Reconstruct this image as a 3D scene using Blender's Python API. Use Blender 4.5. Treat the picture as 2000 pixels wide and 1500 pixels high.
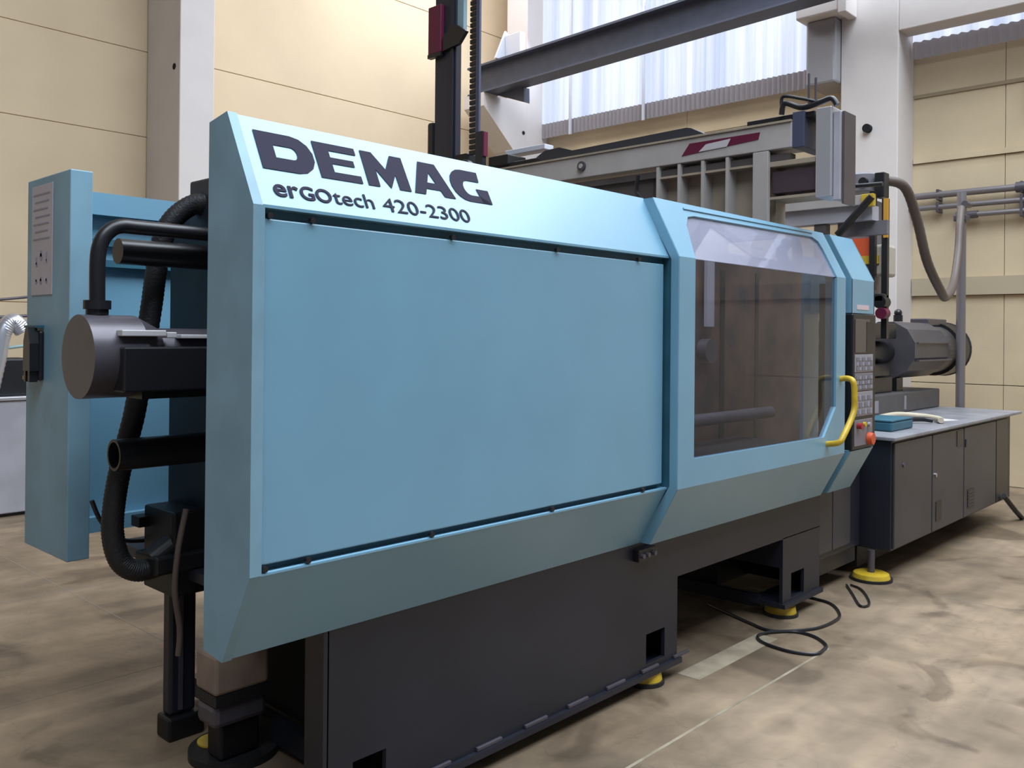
import bpy, bmesh, math, random
from mathutils import Vector, Matrix
random.seed(7)
SC = bpy.context.scene
for o in list(bpy.data.objects): bpy.data.objects.remove(o)
COL = SC.collection

# ------------------------------------------------------------ camera
YAW, PITCH, ROLL = .8178, .0023, .0093
f = Vector((math.sin(YAW)*math.cos(PITCH), math.cos(YAW)*math.cos(PITCH), math.sin(PITCH)))
r = Vector((math.cos(YAW), -math.sin(YAW), 0)); u = r.cross(f)
r2 = r*math.cos(ROLL)+u*math.sin(ROLL); u2 = -r*math.sin(ROLL)+u*math.cos(ROLL)
cd = bpy.data.cameras.new('camera'); cam = bpy.data.objects.new('camera', cd); COL.objects.link(cam)
cam.matrix_world = Matrix(((r2.x, u2.x, -f.x, -1.2656), (r2.y, u2.y, -f.y, -2.1509), (r2.z, u2.z, -f.z, 1.6), (0, 0, 0, 1)))
cd.sensor_width = 36; cd.lens = 36*1732.1/2000; cd.shift_y = -99.16/2000; cd.clip_end = 200
SC.camera = cam

# ------------------------------------------------------------ world and lights
w = bpy.data.worlds.new('world'); SC.world = w; w.use_nodes = True
bg = w.node_tree.nodes['Background']; bg.inputs[0].default_value = (.80, .80, .86, 1); bg.inputs[1].default_value = .3
def area(name, loc, target, sx, sy, power, col):
    l = bpy.data.lights.new(name, 'AREA'); l.shape = 'RECTANGLE'; l.size = sx; l.size_y = sy; l.energy = power; l.color = col
    o = bpy.data.objects.new(name, l); COL.objects.link(o); o.location = loc
    o.rotation_euler = (Vector(target)-Vector(loc)).to_track_quat('-Z', 'Y').to_euler(); return o
area('skylight', (2.0, -3.3, 8.9), (2.0, -3.3, 0), 15, 5.0, 1750, (.80, .90, 1.0))
area('skylight', (5.0, .2, 8.9), (5.0, .2, 0), 8, 1.8, 520, (.82, .91, 1.0))
area('skylight', (6.8, 6.3, 8.9), (6.3, 6.5, 0), 3.2, 1.0, 235, (.94, .95, 1.0))
area('window_daylight', (9.25, 4.6, 6.9), (0, 2.5, 1.5), 4.6, 3.6, 300, (.72, .85, 1.0))
SC.view_settings.view_transform = 'Standard'; SC.view_settings.look = 'None'
SC.view_settings.exposure = 0; SC.view_settings.gamma = 1; SC.view_settings.use_curve_mapping = False

# ------------------------------------------------------------ materials
def mat(name, col, rough=.5, metal=0, spec=.5, var=0, scale=6, bump=0, bscale=40, col2=None, coat=0):
    m = bpy.data.materials.new(name); m.use_nodes = True; nt = m.node_tree; b = nt.nodes['Principled BSDF']
    b.inputs['Base Color'].default_value = (*col, 1); b.inputs['Roughness'].default_value = rough
    b.inputs['Metallic'].default_value = metal; b.inputs['Specular IOR Level'].default_value = spec; b.inputs['Coat Weight'].default_value = coat; b.inputs['Coat Roughness'].default_value = .3
    tc = nt.nodes.new('ShaderNodeTexCoord')
    if var or col2:
        n = nt.nodes.new('ShaderNodeTexNoise'); n.inputs['Scale'].default_value = scale; n.inputs['Detail'].default_value = 5
        nt.links.new(tc.outputs['Object'], n.inputs['Vector'])
        rp = nt.nodes.new('ShaderNodeValToRGB'); c2 = col2 or tuple(c*(1-var) for c in col)
        rp.color_ramp.elements[0].position = .35; rp.color_ramp.elements[1].position = .65
        rp.color_ramp.elements[0].color = (*c2, 1); rp.color_ramp.elements[1].color = (*col, 1)
        nt.links.new(n.outputs[0], rp.inputs[0]); nt.links.new(rp.outputs[0], b.inputs['Base Color'])
    if bump:
        n = nt.nodes.new('ShaderNodeTexNoise'); n.inputs['Scale'].default_value = bscale
        nt.links.new(tc.outputs['Object'], n.inputs['Vector'])
        bp = nt.nodes.new('ShaderNodeBump'); bp.inputs['Strength'].default_value = bump; bp.inputs['Distance'].default_value = .01
        nt.links.new(n.outputs[0], bp.inputs['Height']); nt.links.new(bp.outputs[0], b.inputs['Normal'])
    return m
TEAL = mat('teal_paint', (.165, .36, .50), .46, coat=1.0, var=.07, scale=2.5, bump=.015, bscale=25)
TEALD = mat('dark_teal_and_gap_shade', (.03, .13, .19), .5, var=.2)  # dark teal parts, and the painted shade of panel and door gaps
TEALG = mat('greyer_teal_paint', (.22, .39, .50), .45, var=.18, scale=4)  # greyer teal with stronger noise, for the end faces and corner lip
LOGO = mat('logo_grey', (.035, .032, .055), .8, spec=.15)
BASE = mat('charcoal_paint', (.017, .019, .030), .42, var=.25, scale=3)
BLK = mat('black_paint', (.012, .012, .015), .35)
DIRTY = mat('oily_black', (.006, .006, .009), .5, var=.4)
RUB = mat('black_rubber', (.012, .012, .014), .55, bump=.3, bscale=120)
STEEL = mat('grey_steel', (.11, .10, .12), .35, metal=.3, var=.2)
CHROME = mat('polished_steel', (.62, .6, .62), .15, metal=1)
RUST = mat('rusty_platen', (.15, .082, .06), .6, col2=(.06, .045, .048), scale=5, metal=.2)
YEL = mat('yellow_paint', (.62, .42, .03), .4, var=.25, scale=14)
BEIGE = mat('robot_beige', (.42, .39, .375), .45, var=.1)
BEIGED = mat('robot_tan', (.36, .30, .23), .5, var=.15)
BROWNG = mat('warm_grey_paint', (.09, .075, .075), .5, var=.2)
ALU = mat('aluminium', (.55, .54, .58), .35, metal=.6)
NAVY = mat('blue_grey_paint', (.055, .065, .11), .45)
MAROON = mat('maroon_decal', (.11, .008, .035), .4)
WHITEP = mat('white_print', (.5, .47, .49), .5)
PAPER = mat('label_paper', (.50, .46, .50), .5, var=.08)
INK = mat('grey_ink', (.30, .29, .35), .6)
WOOD = mat('weathered_wood', (.30, .22, .17), .7, col2=(.22, .165, .13), scale=9)
PANELG = mat('panel_grey', (.20, .185, .21), .45)
KEYG = mat('key_grey', (.30, .28, .31), .5)
SCREEN = mat('dark_screen', (.075, .062, .062), .2)
RED = mat('red_plastic', (.35, .02, .03), .35)
ORANGE = mat('orange_plastic', (.60, .09, .03), .4)
DOORG = mat('cabinet_grey', (.05, .048, .056), .4, var=.25, scale=2)
TOPG = mat('worktop_grey', (.27, .27, .30), .4, var=.3, scale=5)
CREAM = mat('cream_wall_paint', (.68, .54, .365), .8, var=.10, scale=.8, bump=.25, bscale=6)
CREAMR = mat('cream_block_paint', (.60, .485, .325), .8, col2=(.52, .42, .28), scale=1.3, bump=.3, bscale=9)
WHITEW = mat('white_column_paint', (.66, .61, .59), .75, var=.07, scale=1.5, bump=.2, bscale=8)
SHEET = mat('grey_corrugated_glow', (.36, .33, .35), .5); SHEET.node_tree.nodes['Principled BSDF'].inputs['Emission Color'].default_value = (.5, .47, .5, 1); SHEET.node_tree.nodes['Principled BSDF'].inputs['Emission Strength'].default_value = .12  # faint emission stands in for daylight coming through the skirts
PALE = mat('pale_steel', (.55, .56, .62), .5)
ORNH = mat('amber_hose', (.38, .20, .06), .4)
BRNH = mat('brown_hose', (.10, .075, .065), .5)
SILV = mat('silver_foil', (.6, .62, .68), .3, metal=.7)
LGREY = mat('light_grey_metal', (.42, .41, .46), .45, var=.2, scale=3)
HOLE = mat('opening_shade_black', (.004, .004, .006), .9)  # near-black that paints the shade inside openings and bolt holes
SEAM = mat('dark_joint', (.30, .235, .15), .9)

m = bpy.data.materials.new('backlit_sheet'); m.use_nodes = True; nt = m.node_tree; b = nt.nodes['Principled BSDF']
tc = nt.nodes.new('ShaderNodeTexCoord'); mp = nt.nodes.new('ShaderNodeMapping'); mp.inputs['Scale'].default_value = (1, 3.2, .05)
n = nt.nodes.new('ShaderNodeTexNoise'); n.inputs['Scale'].default_value = 2.2; n.inputs['Detail'].default_value = 4
nt.links.new(tc.outputs['Object'], mp.inputs[0]); nt.links.new(mp.outputs[0], n.inputs['Vector'])
rp = nt.nodes.new('ShaderNodeValToRGB'); rp.color_ramp.elements[0].position = .36; rp.color_ramp.elements[1].position = .62
rp.color_ramp.elements[0].color = (.52, .60, .80, 1); rp.color_ramp.elements[1].color = (.82, .88, 1, 1)
nt.links.new(n.outputs[0], rp.inputs[0]); nt.links.new(rp.outputs[0], b.inputs['Emission Color']); b.inputs['Emission Strength'].default_value = .88
b.inputs['Base Color'].default_value = (.2, .2, .22, 1); BACKLIT = m

def glass(name, col, refl, haze=0, hz=(.8, .8, .9), rough=.03):
    m = bpy.data.materials.new(name); m.use_nodes = True; nt = m.node_tree; nt.nodes.clear(); N = nt.nodes.new; L = nt.links.new
    out = N('ShaderNodeOutputMaterial'); mx = N('ShaderNodeMixShader')
    t = N('ShaderNodeBsdfTransparent'); t.inputs[0].default_value = (*col, 1)
    g = N('ShaderNodeBsdfGlossy'); g.inputs['Roughness'].default_value = rough; g.inputs[0].default_value = (1, 1, 1, 1)
    lw = N('ShaderNodeLayerWeight'); lw.inputs[0].default_value = .5
    pw = N('ShaderNodeMath'); pw.operation = 'POWER'; pw.inputs[1].default_value = 5.5; L(lw.outputs['Facing'], pw.inputs[0])
    ma = N('ShaderNodeMath'); ma.operation = 'ADD'; ma.inputs[1].default_value = refl; ma.use_clamp = True; L(pw.outputs[0], ma.inputs[0])
    d = N('ShaderNodeBsdfDiffuse'); d.inputs[0].default_value = (*hz, 1); m2 = N('ShaderNodeMixShader'); m2.inputs[0].default_value = haze
    L(t.outputs[0], m2.inputs[1]); L(d.outputs[0], m2.inputs[2])
    L(ma.outputs[0], mx.inputs[0]); L(m2.outputs[0], mx.inputs[1]); L(g.outputs[0], mx.inputs[2]); L(mx.outputs[0], out.inputs[0])
    return m
PANE = glass('clear_acrylic', (.86, .86, .9), .01, .01)
UPANE = glass('hazy_sheen_acrylic', (.8, .85, .92), .07, .42, (.48, .48, .60))  # haze tinted lilac, standing in for the ceiling mirrored in the pane

# floor
m = bpy.data.materials.new('worn_concrete'); m.use_nodes = True; nt = m.node_tree; b = nt.nodes['Principled BSDF']; FLOOR = m
tc = nt.nodes.new('ShaderNodeTexCoord')
def noise(scale, det, dist=0, vec=None):
    n = nt.nodes.new('ShaderNodeTexNoise'); n.inputs['Scale'].default_value = scale; n.inputs['Detail'].default_value = det
    n.inputs['Distortion'].default_value = dist; nt.links.new(vec or tc.outputs['Object'], n.inputs['Vector']); return n
def ramp(src, p0, c0, p1, c1):
    r_ = nt.nodes.new('ShaderNodeValToRGB'); e = r_.color_ramp.elements
    e[0].position = p0; e[1].position = p1; e[0].color = (*c0, 1); e[1].color = (*c1, 1); nt.links.new(src, r_.inputs[0]); return r_
def mix(a, b_, fac, mode='MIX'):
    x = nt.nodes.new('ShaderNodeMix'); x.data_type = 'RGBA'; x.blend_type = mode
    nt.links.new(a, x.inputs[6]); nt.links.new(b_, x.inputs[7])
    if isinstance(fac, float): x.inputs[0].default_value = fac
    else: nt.links.new(fac, x.inputs[0])
    return x.outputs[2]
big = ramp(noise(.9, 6, .6).outputs[0], .34, (.145, .105, .068), .68, (.33, .25, .172))
sp = ramp(noise(4.5, 8, .3).outputs[0], .35, (.74, .72, .70), .62, (1.08, 1.05, 1.02))
c = mix(big.outputs[0], sp.outputs[0], .85, 'MULTIPLY')
sp2 = ramp(noise(1.7, 3, 1.5).outputs[0], .33, (.5, .47, .45), .44, (1, 1, 1))
c = mix(c, sp2.outputs[0], .8, 'MULTIPLY')
mp = nt.nodes.new('ShaderNodeMapping'); mp.inputs['Scale'].default_value = (.35, 5, 1); nt.links.new(tc.outputs['Object'], mp.inputs[0])
st = ramp(noise(1.5, 6, .2, mp.outputs[0]).outputs[0], .4, (.82, .82, .82), .6, (1.05, 1.04, 1.02))
c = mix(c, st.outputs[0], .7, 'MULTIPLY')
vo = nt.nodes.new('ShaderNodeTexVoronoi'); vo.feature = 'DISTANCE_TO_EDGE'; vo.inputs['Scale'].default_value = .8
dn = noise(3, 4); va = nt.nodes.new('ShaderNodeVectorMath'); va.operation = 'ADD'
nt.links.new(tc.outputs['Object'], va.inputs[0]); nt.links.new(dn.outputs[1], va.inputs[1]); nt.links.new(va.outputs[0], vo.inputs['Vector'])
cr = ramp(vo.outputs[0], .002, (.45, .42, .4), .008, (1, 1, 1)); c = mix(c, cr.outputs[0], .22, 'MULTIPLY')
nt.links.new(c, b.inputs['Base Color'])
rr = ramp(noise(1.4, 4).outputs[0], .3, (.42, .42, .42), .7, (.75, .75, .75)); nt.links.new(rr.outputs[0], b.inputs['Roughness'])
bp = nt.nodes.new('ShaderNodeBump'); bp.inputs['Strength'].default_value = .25; bp.inputs['Distance'].default_value = .01
nt.links.new(noise(18, 6).outputs[0], bp.inputs['Height']); nt.links.new(bp.outputs[0], b.inputs['Normal'])

# ------------------------------------------------------------ helpers
class G:
    def __init__(s): s.bm = bmesh.new()
    def hull(s, vs, faces):
        v = [s.bm.verts.new(p) for p in vs]; fs = []
        for q in faces: fs.append(s.bm.faces.new([v[i] for i in q]))
        return v
    def box(s, x0, x1, y0, y1, z0, z1, bev=0):
        if x0 > x1: x0, x1 = x1, x0
        if y0 > y1: y0, y1 = y1, y0
        if z0 > z1: z0, z1 = z1, z0
        v = s.hull([(x, y, z) for x in (x0, x1) for y in (y0, y1) for z in (z0, z1)],
               [(0, 1, 3, 2), (4, 6, 7, 5), (0, 4, 5, 1), (2, 3, 7, 6), (0, 2, 6, 4), (1, 5, 7, 3)])
        if bev:
            es = list({e for a in v for e in a.link_edges})
            bmesh.ops.bevel(s.bm, geom=es, offset=bev, segments=2, affect='EDGES', profile=.5)
        return s
    def prism(s, ax, pts, a0, a1):
        # pts: 2-D polygon in the two other axes (x:(y,z) y:(x,z) z:(x,y)), extruded along ax
        def P(p, a): return {'x': (a, p[0], p[1]), 'y': (p[0], a, p[1]), 'z': (p[0], p[1], a)}[ax]
        n = len(pts)
        s.hull([P(p, a0) for p in pts]+[P(p, a1) for p in pts],
               [tuple(range(n))[::-1], tuple(range(n, 2*n))]+[(i, (i+1) % n, n+(i+1) % n, n+i) for i in range(n)])
        return s
    def slab(s, pts, off):
        # arbitrary planar 3-D polygon thickened by the vector off
        n = len(pts); o = Vector(off)
        s.hull([Vector(p) for p in pts]+[Vector(p)+o for p in pts],
               [tuple(range(n))[::-1], tuple(range(n, 2*n))]+[(i, (i+1) % n, n+(i+1) % n, n+i) for i in range(n)])
        return s
    def cyl(s, p0, p1, r0, r1=None, seg=28, open_=False, r_in=0):
        r1 = r0 if r1 is None else r1; p0 = Vector(p0); p1 = Vector(p1); d = (p1-p0).normalized()
        a = d.orthogonal().normalized(); c = d.cross(a); rings = []
        prof = [(p0, r0), (p1, r1)]
        if open_: prof = [(p0, r_in or r0*.85)]+prof
        if open_: prof = [(p0+d*min((p1-p0).length*.8, r0*3), r_in or r0*.85)]+prof
        for p, rr in prof:
            rings.append([s.bm.verts.new(p+(a*math.cos(2*math.pi*i/seg)+c*math.sin(2*math.pi*i/seg))*rr) for i in range(seg)])
        for A, B_ in zip(rings, rings[1:]):
            for i in range(seg): s.bm.faces.new((A[i], A[(i+1) % seg], B_[(i+1) % seg], B_[i]))
        s.bm.faces.new(rings[0][::-1]); s.bm.faces.new(rings[-1]); return s
    def tube(s, pts, rad, seg=12, smooth=3, rib=0):
        P = [Vector(p) for p in pts]
        if smooth and len(P) > 2:
            Q = []
            for i in range(len(P)-1):
                a, b_, c_, d_ = P[max(i-1, 0)], P[i], P[i+1], P[min(i+2, len(P)-1)]
                k = smooth*3
                for t in range(k):
                    t /= k; Q.append(.5*((2*b_)+(c_-a)*t+(2*a-5*b_+4*c_-d_)*t*t+(3*b_-a-3*c_+d_)*t**3))
            Q.append(P[-1]); P = Q
        prev = None; nrm = None
        for i, p in enumerate(P):
            d = (P[min(i+1, len(P)-1)]-P[max(i-1, 0)]).normalized()
            nrm = d.orthogonal().normalized() if nrm is None else (nrm-d*nrm.dot(d)).normalized()
            c_ = d.cross(nrm); rr = rad*(1+(rib if i % 2 else 0))
            ring = [s.bm.verts.new(p+(nrm*math.cos(2*math.pi*j/seg)+c_*math.sin(2*math.pi*j/seg))*rr) for j in range(seg)]
            if prev:
                for j in range(seg): s.bm.faces.new((prev[j], prev[(j+1) % seg], ring[(j+1) % seg], ring[j]))
            else: s.bm.faces.new(ring[::-1])
            prev = ring
        s.bm.faces.new(prev); return s
    def ball(s, c, rx, ry=None, rz=None):
        mx = Matrix.Translation(c) @ Matrix.Diagonal((rx, ry or rx, rz or rx, 1))
        bmesh.ops.create_uvsphere(s.bm, u_segments=16, v_segments=10, radius=1, matrix=mx); return s
def put(name, g, m, parent=None, smooth=False):
    bmesh.ops.recalc_face_normals(g.bm, faces=g.bm.faces)
    me = bpy.data.meshes.new(name); 
    org = Vector((0, 0, 0)); n = max(1, len(g.bm.verts))
    xs = [v.co for v in g.bm.verts]
    lo = Vector((min(v.x for v in xs), min(v.y for v in xs), min(v.z for v in xs))); hi = Vector((max(v.x for v in xs), max(v.y for v in xs), max(v.z for v in xs)))
    org = Vector(((lo.x+hi.x)/2, (lo.y+hi.y)/2, lo.z))
    if parent is None: 
        for v in g.bm.verts: v.co -= org
    g.bm.to_mesh(me); g.bm.free(); me.materials.append(m)
    o = bpy.data.objects.new(name, me); COL.objects.link(o)
    if parent is None: o.location = org
    else:
        o.parent = parent
        o.matrix_parent_inverse = world_of(parent).inverted()
    if smooth:
        for p in me.polygons: p.use_smooth = True
        try: me.set_sharp_from_angle(angle=math.radians(40))
        except Exception: pass
    return o
def world_of(o):
    M = Matrix.LocRotScale(o.location, o.rotation_euler, o.scale)
    if o.parent: M = world_of(o.parent) @ o.matrix_parent_inverse @ M
    return M
def thing(name, loc, label, cat, group=None):
    o = bpy.data.objects.new(name, None); COL.objects.link(o); o.location = loc; o.empty_display_size = .1
    o['label'] = label; o['category'] = cat
    if group: o['group'] = group
    return o
def tag(o, label, cat, group=None):
    o['label'] = label; o['category'] = cat
    if group: o['group'] = group
    return o
def setting(o): o['kind'] = 'structure'; return o
def text_mesh(name, txt, size, M, m, parent, width=None, thick=.0008, offset=0, bold=0):
    cu = bpy.data.curves.new(name, 'FONT'); cu.body = txt; cu.size = size; cu.extrude = thick; cu.offset = bold
    to = bpy.data.objects.new(name, cu); COL.objects.link(to); bpy.context.view_layer.update()
    me = bpy.data.meshes.new_from_object(to.evaluated_get(bpy.context.evaluated_depsgraph_get()))
    bpy.data.objects.remove(to)
    xs = [v.co.x for v in me.vertices]; k = (width/(max(xs)-min(xs))) if width else 1; x0 = min(xs)
    for v in me.vertices: v.co = M @ Vector(((v.co.x-x0)*k, v.co.y, v.co.z))
    me.materials.clear(); me.materials.append(m)
    o = bpy.data.objects.new(name, me); COL.objects.link(o); o.parent = parent; o.matrix_parent_inverse = world_of(parent).inverted(); return o

# ============================================================ SETTING
WX, WY = 9.5, 8.0
fl = setting(put('floor', G().box(-9.3, WX+.3, -9.3, WY+.3, -.12, 0), FLOOR))
# pale strips and saw-cut joints in the slab
STRIP = mat('pale_floor_strip', (.34, .285, .205), .6, col2=(.22, .18, .125), scale=7)
g = G().box(2.36, 3.15, .03, .15, 0, .0015); p = put('worn_line', g, STRIP, fl)
g = G().box(1.2, 3.2, -.232, -.218, 0, .0012); put('worn_line', g, STRIP, fl)
JO = mat('floor_joint', (.22, .185, .15), .9)
for x0, x1, y0, y1 in ((-3, 8.5, 1.98, 1.985), (-3, 8.9, 3.6, 3.606), (.86, .866, -3, 7), (-2.2, -2.194, -3, 7), (4.6, 4.606, -5, -.3)):
    put('slab_joint', G().box(x0, x1, y0, y1, 0, .0008), JO, fl)

wl = setting(put('wall_left', G().box(-9, WX+.3, WY+.03, WY+.3, 0, 9), CREAM))
xs = [-9, -3, 3.5, 9.5]; zs = [0, 1.9, 3.86, 4.85, 6.5, 9]
for i in range(len(xs)-1):
    for k in range(len(zs)-1):
        put('wall_panel', G().box(xs[i]+.003, xs[i+1]-.003, WY+.018, WY+.03, zs[k]+.006, zs[k+1]-.006, .004), CREAM, wl)
wr = setting(put('wall_right', G().box(WX+.04, WX+.3, -9, WY, 0, 9), SEAM))
# block panels of the right wall, below the high window bands
def rpanel(y0, y1, z0, z1): put('wall_panel', G().box(WX, WX+.04, y0+.0025, y1-.0025, z0+.004, z1-.004, .003), CREAMR, wr)
for (y0, y1) in ((-9.0, -3.4), (-3.4, .56), (.56, 2.0), (2.0, 4.6), (4.6, WY)):
    for z0, z1 in ((0, 1.1), (1.1, 2.1), (2.1, 3.1), (3.1, 3.64), (3.64, 4.43), (4.43, 4.98)):
        rpanel(y0, y1, z0, z1)
rpanel(-9, 1.5, 4.98, 5.4)
put('wall_ledge', G().box(WX-.03, WX, -9, 1.52, 3.64, 3.70), CREAMR, wr)
put('wall_ledge', G().box(WX-.02, WX, -9, 1.52, 4.40, 4.44), SEAM, wr)
put('wall_ledge', G().box(WX-.05, WX, -9, 1.52, 2.10, 2.30), mat('tan_ledge', (.40, .33, .23), .8), wr)
HALLG = mat('hall_grey', (.16, .16, .18), .8)
setting(put('wall_back', G().box(-9.3, WX+.3, -9.3, -9, 0, 9), HALLG)); setting(put('wall_end', G().box(-9.3, -9, -9, WY+.3, 0, 9), HALLG))
setting(put('ceiling', G().box(-9.3, WX+.3, -9.3, WY+.3, 9, 9.2), mat('ceiling_grey', (.75, .75, .8), .8)))
# columns and lintel
c1 = setting(put('trim_1', G().box(9.0, WX, 1.53, 2.19, 0, 9, .01), WHITEW))
c2 = setting(put('trim_2', G().box(9.0, WX, 7.2, 7.64, 0, 9, .01), WHITEW))
c3 = setting(put('trim_3', G().box(3.33, 3.74, 7.2, WY, 0, 9, .01), WHITEW))
c4 = setting(put('trim_4', G().box(9.0, 9.3, -9, 1.53, 5.08, 6.2, .01), WHITEW))
COR = [(8.05, 5.22), (8.05, 5.02), (8.70, 4.46), (9.0, 4.3), (9.0, 5.22)]
put('corbel', G().prism('y', COR, 7.2, 7.62), WHITEW, c2)
put('conduit_box', G().box(8.85, 9.38, 2.195, 2.56, 4.60, 5.37, .03), mat('conduit_grey', (.30, .29, .31), .4), c1)
put('beam_seat', G().box(8.7, 9.38, 2.10, 2.62, 5.37, 5.9, .02), WHITEW, c1)
put('beam_seat_edge', G().box(8.68, 8.99, 2.0, 2.10, 5.33, 5.9, .01), WHITEW, c1)
put('bolt_hole', G().cyl((8.995, 1.86, 4.02), (8.93, 1.86, 4.02), .048), HOLE, c1)
put('bolt_hole', G().cyl((8.93, 7.205, 4.76), (8.93, 7.195, 4.76), .03), HOLE, c2)
put('bolt_hole', G().cyl((3.325, 7.33, 4.55), (3.335, 7.33, 4.55), .035), HOLE, c3)
def corr(y0, y1, z0, z1, x, pitch=.076, amp=.017):
    g = G(); n = max(2, int((y1-y0)/pitch*8)); vs = []
    for i in range(n+1):
        y = y0+(y1-y0)*i/n; dx = amp*math.sin(2*math.pi*(y-y0)/pitch)
        vs.append((g.bm.verts.new((x+dx, y, z0)), g.bm.verts.new((x+dx, y, z1))))
    for a, b_ in zip(vs, vs[1:]): g.bm.faces.new((a[0], b_[0], b_[1], a[1]))
    bmesh.ops.solidify(g.bm, geom=g.bm.faces[:], thickness=.003); return g
w1 = setting(put('window_1', G().box(9.44, 9.46, 2.15, 7.2, 4.98, 9), BACKLIT))
ys = [2.22, 3.1, 4.0, 4.9, 5.8, 6.6, 7.18]
for a, b_ in zip(ys, ys[1:]):
    put('corrugated_sheet', corr(a, b_+.02, 4.97, 9, 9.38), BACKLIT, w1, True)
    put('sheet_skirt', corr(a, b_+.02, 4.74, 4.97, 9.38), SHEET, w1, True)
put('sheet_batten', G().box(9.33, 9.36, 6.58, 6.62, 4.72, 9), PALE, w1); put('sheet_batten', G().box(9.33, 9.36, 5.22, 5.255, 4.72, 9), PALE, w1)
w2 = setting(put('window_2', G().box(9.44, 9.46, -3, 1.5, 5.02, 5.9), BACKLIT))
ys = [-3, -1.2, -.3, .6, 1.5]
for a, b_ in zip(ys, ys[1:]):
    put('corrugated_sheet', corr(a, b_+.01, 5.03, 5.9, 9.38, .1, .024), BACKLIT, w2, True)
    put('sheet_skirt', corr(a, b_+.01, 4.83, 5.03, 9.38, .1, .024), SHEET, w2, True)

# crane runway beam
cb = thing('crane_beam', (8.2, 7.2, 5.22), 'long dark grey steel runway beam crossing in front of the high corrugated windows', 'beam')
CB = mat('beam_grey', (.075, .085, .125), .5, var=.15)
g = G().box(8.05, 8.35, -3, 7.55, 5.22, 5.245).box(8.05, 8.35, -3, 7.55, 5.62, 5.65).box(8.19, 8.21, -3, 7.55, 5.245, 5.62)
put('i_section', g, CB, cb)
put('rail', G().box(8.17, 8.23, -3, 7.55, 5.65, 5.70, .005), CB, cb)
put('end_stop', G().prism('y', [(8.0, 5.65), (8.30, 5.65), (8.30, 6.05), (8.22, 6.1)], 6.9, 6.93).box(8.2, 8.32, 6.6, 6.9, 5.7, 6.02, .01), PALE, cb)
put('gusset', G().prism('x', [(7.18, 5.22), (6.62, 5.22), (6.62, 5.0)], 8.30, 8.42), CB, cb)
cb.rotation_euler.x = -.026
# pipes on the right wall
PIPE = mat('galvanised_pipe', (.24, .22, .23), .35, metal=.5)
for i, (z, y0, y1, rr, lb) in enumerate(((3.24, -3, 1.53, .038, 'uppermost of the thin grey pipes running level along the right wall'),
                              (3.10, -3, 1.53, .03, 'middle thin grey pipe running level along the right wall, close under another'),
                              (2.985, -3, 1.03, .028, 'lowest thin grey pipe along the right wall, ending at the grey standpipe'))):
    x = 9.38
    t = thing('wall_pipe', (x, (y0+y1)/2, z), lb, 'pipe', 'pipes along the right wall')
    put('pipe_run', G().cyl((x, y0, z), (x, y1, z), rr), PIPE, t, True)
    for y in (-.8, .35, 1.2):
        if y < y1: put('pipe_clamp', G().box(x-.03, WX, y, y+.03, z-.06, z+.06, .004), STEEL, t)
    if i != 1: put('coupling', G().cyl((x, .2+i*.3, z), (x, .42+i*.3, z), rr*1.5), STEEL, t, True)
t = thing('standpipe', (7.95, .545, 0), 'tall vertical grey pole rising from the floor behind the cabinet worktop', 'pole')
put('pole', G().cyl((7.95, .545, 0), (7.95, .545, 3.02), .042), PIPE, t, True)
put('foot_plate', G().box(7.87, 8.03, .465, .625, 0, .012), STEEL, t)
put('clamp', G().box(7.89, 8.01, .485, .605, 2.74, 2.80, .01), STEEL, t); put('cross_clamp', G().cyl((7.88, .5, 2.9), (8.02, .5, 2.9), .03), STEEL, t)
tag(put('junction_box', G().box(9.40, WX-.01, .15, .33, 4.1, 4.42, .02), STEEL), 'small dark rounded box on the right wall at the right edge', 'box')

# ============================================================ MOULDING MACHINE
M_ = thing('injection_moulding_machine', (2, .9, 0), 'large teal injection moulding machine on a charcoal base standing on the concrete floor', 'machine')
ZT, zt, zb, ZB, YC = 2.219, 1.949, .938, .677, .14
# front guard: end cheek + chamfers + lips
g = G()
T = .012
def chamfer(g, x0, x1, y0, top=True, t=T):
    if top: g.slab([(x0, y0, zt), (x1, y0, zt), (x1, y0+YC, ZT), (x0, y0+YC, ZT)], (0, t*.9, -t*.45))
    else: g.slab([(x0, y0, zb), (x1, y0, zb), (x1, y0+YC, ZB), (x0, y0+YC, ZB)], (0, t*.9, t*.45))
chamfer(g, .03, 2.03, 0); chamfer(g, .03, 2.03, 0, False)
g.box(.03, 2.03, YC, YC+.10, ZT-.014, ZT-.002)            # top return
g.box(.03, 2.03, YC, YC+.10, ZB, ZB+.012)                 # bottom return
g.box(.03, 2.03, 0, .05, zt-.006, zt+.003).box(.03, 2.03, 0, .05, zb-.003, zb+.003)
fg = put('front_guard', g, TEAL, M_)
g = G().prism('x', [(YC+.10, 2.206), (YC, ZT+.004), (-.004, zt), (-.004, zb), (YC, ZB-.004), (YC+.105, .685)], 0, .03)
put('end_cheek', g, TEALG, fg)
put('corner_lip', G().box(.03, .036, -.004, .05, zb, zt), TEALG, fg)
put('shaded_recess_channel', G().box(.03, 2.03, .035, .05, zb, zt), TEALD, M_)  # back of the recess coloured dark to paint its shadow gap
put('cover_panel', G().box(.038, 2.0, .008, .03, zb+.024, zt-.034, .004), TEAL, M_)
cs = G()
for x in (.055, .194, .742, 1.278, 1.806):
    put('screw', G().cyl((x, .012, zt-.026), (x, -.002, zt-.026), .009, seg=12), BLK, fg)
for x in (.05, .19, .662, 1.262, 1.85):
    put('screw', G().cyl((x, .012, zb+.014), (x, -.002, zb+.014), .009, seg=12), BLK, fg)
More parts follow.
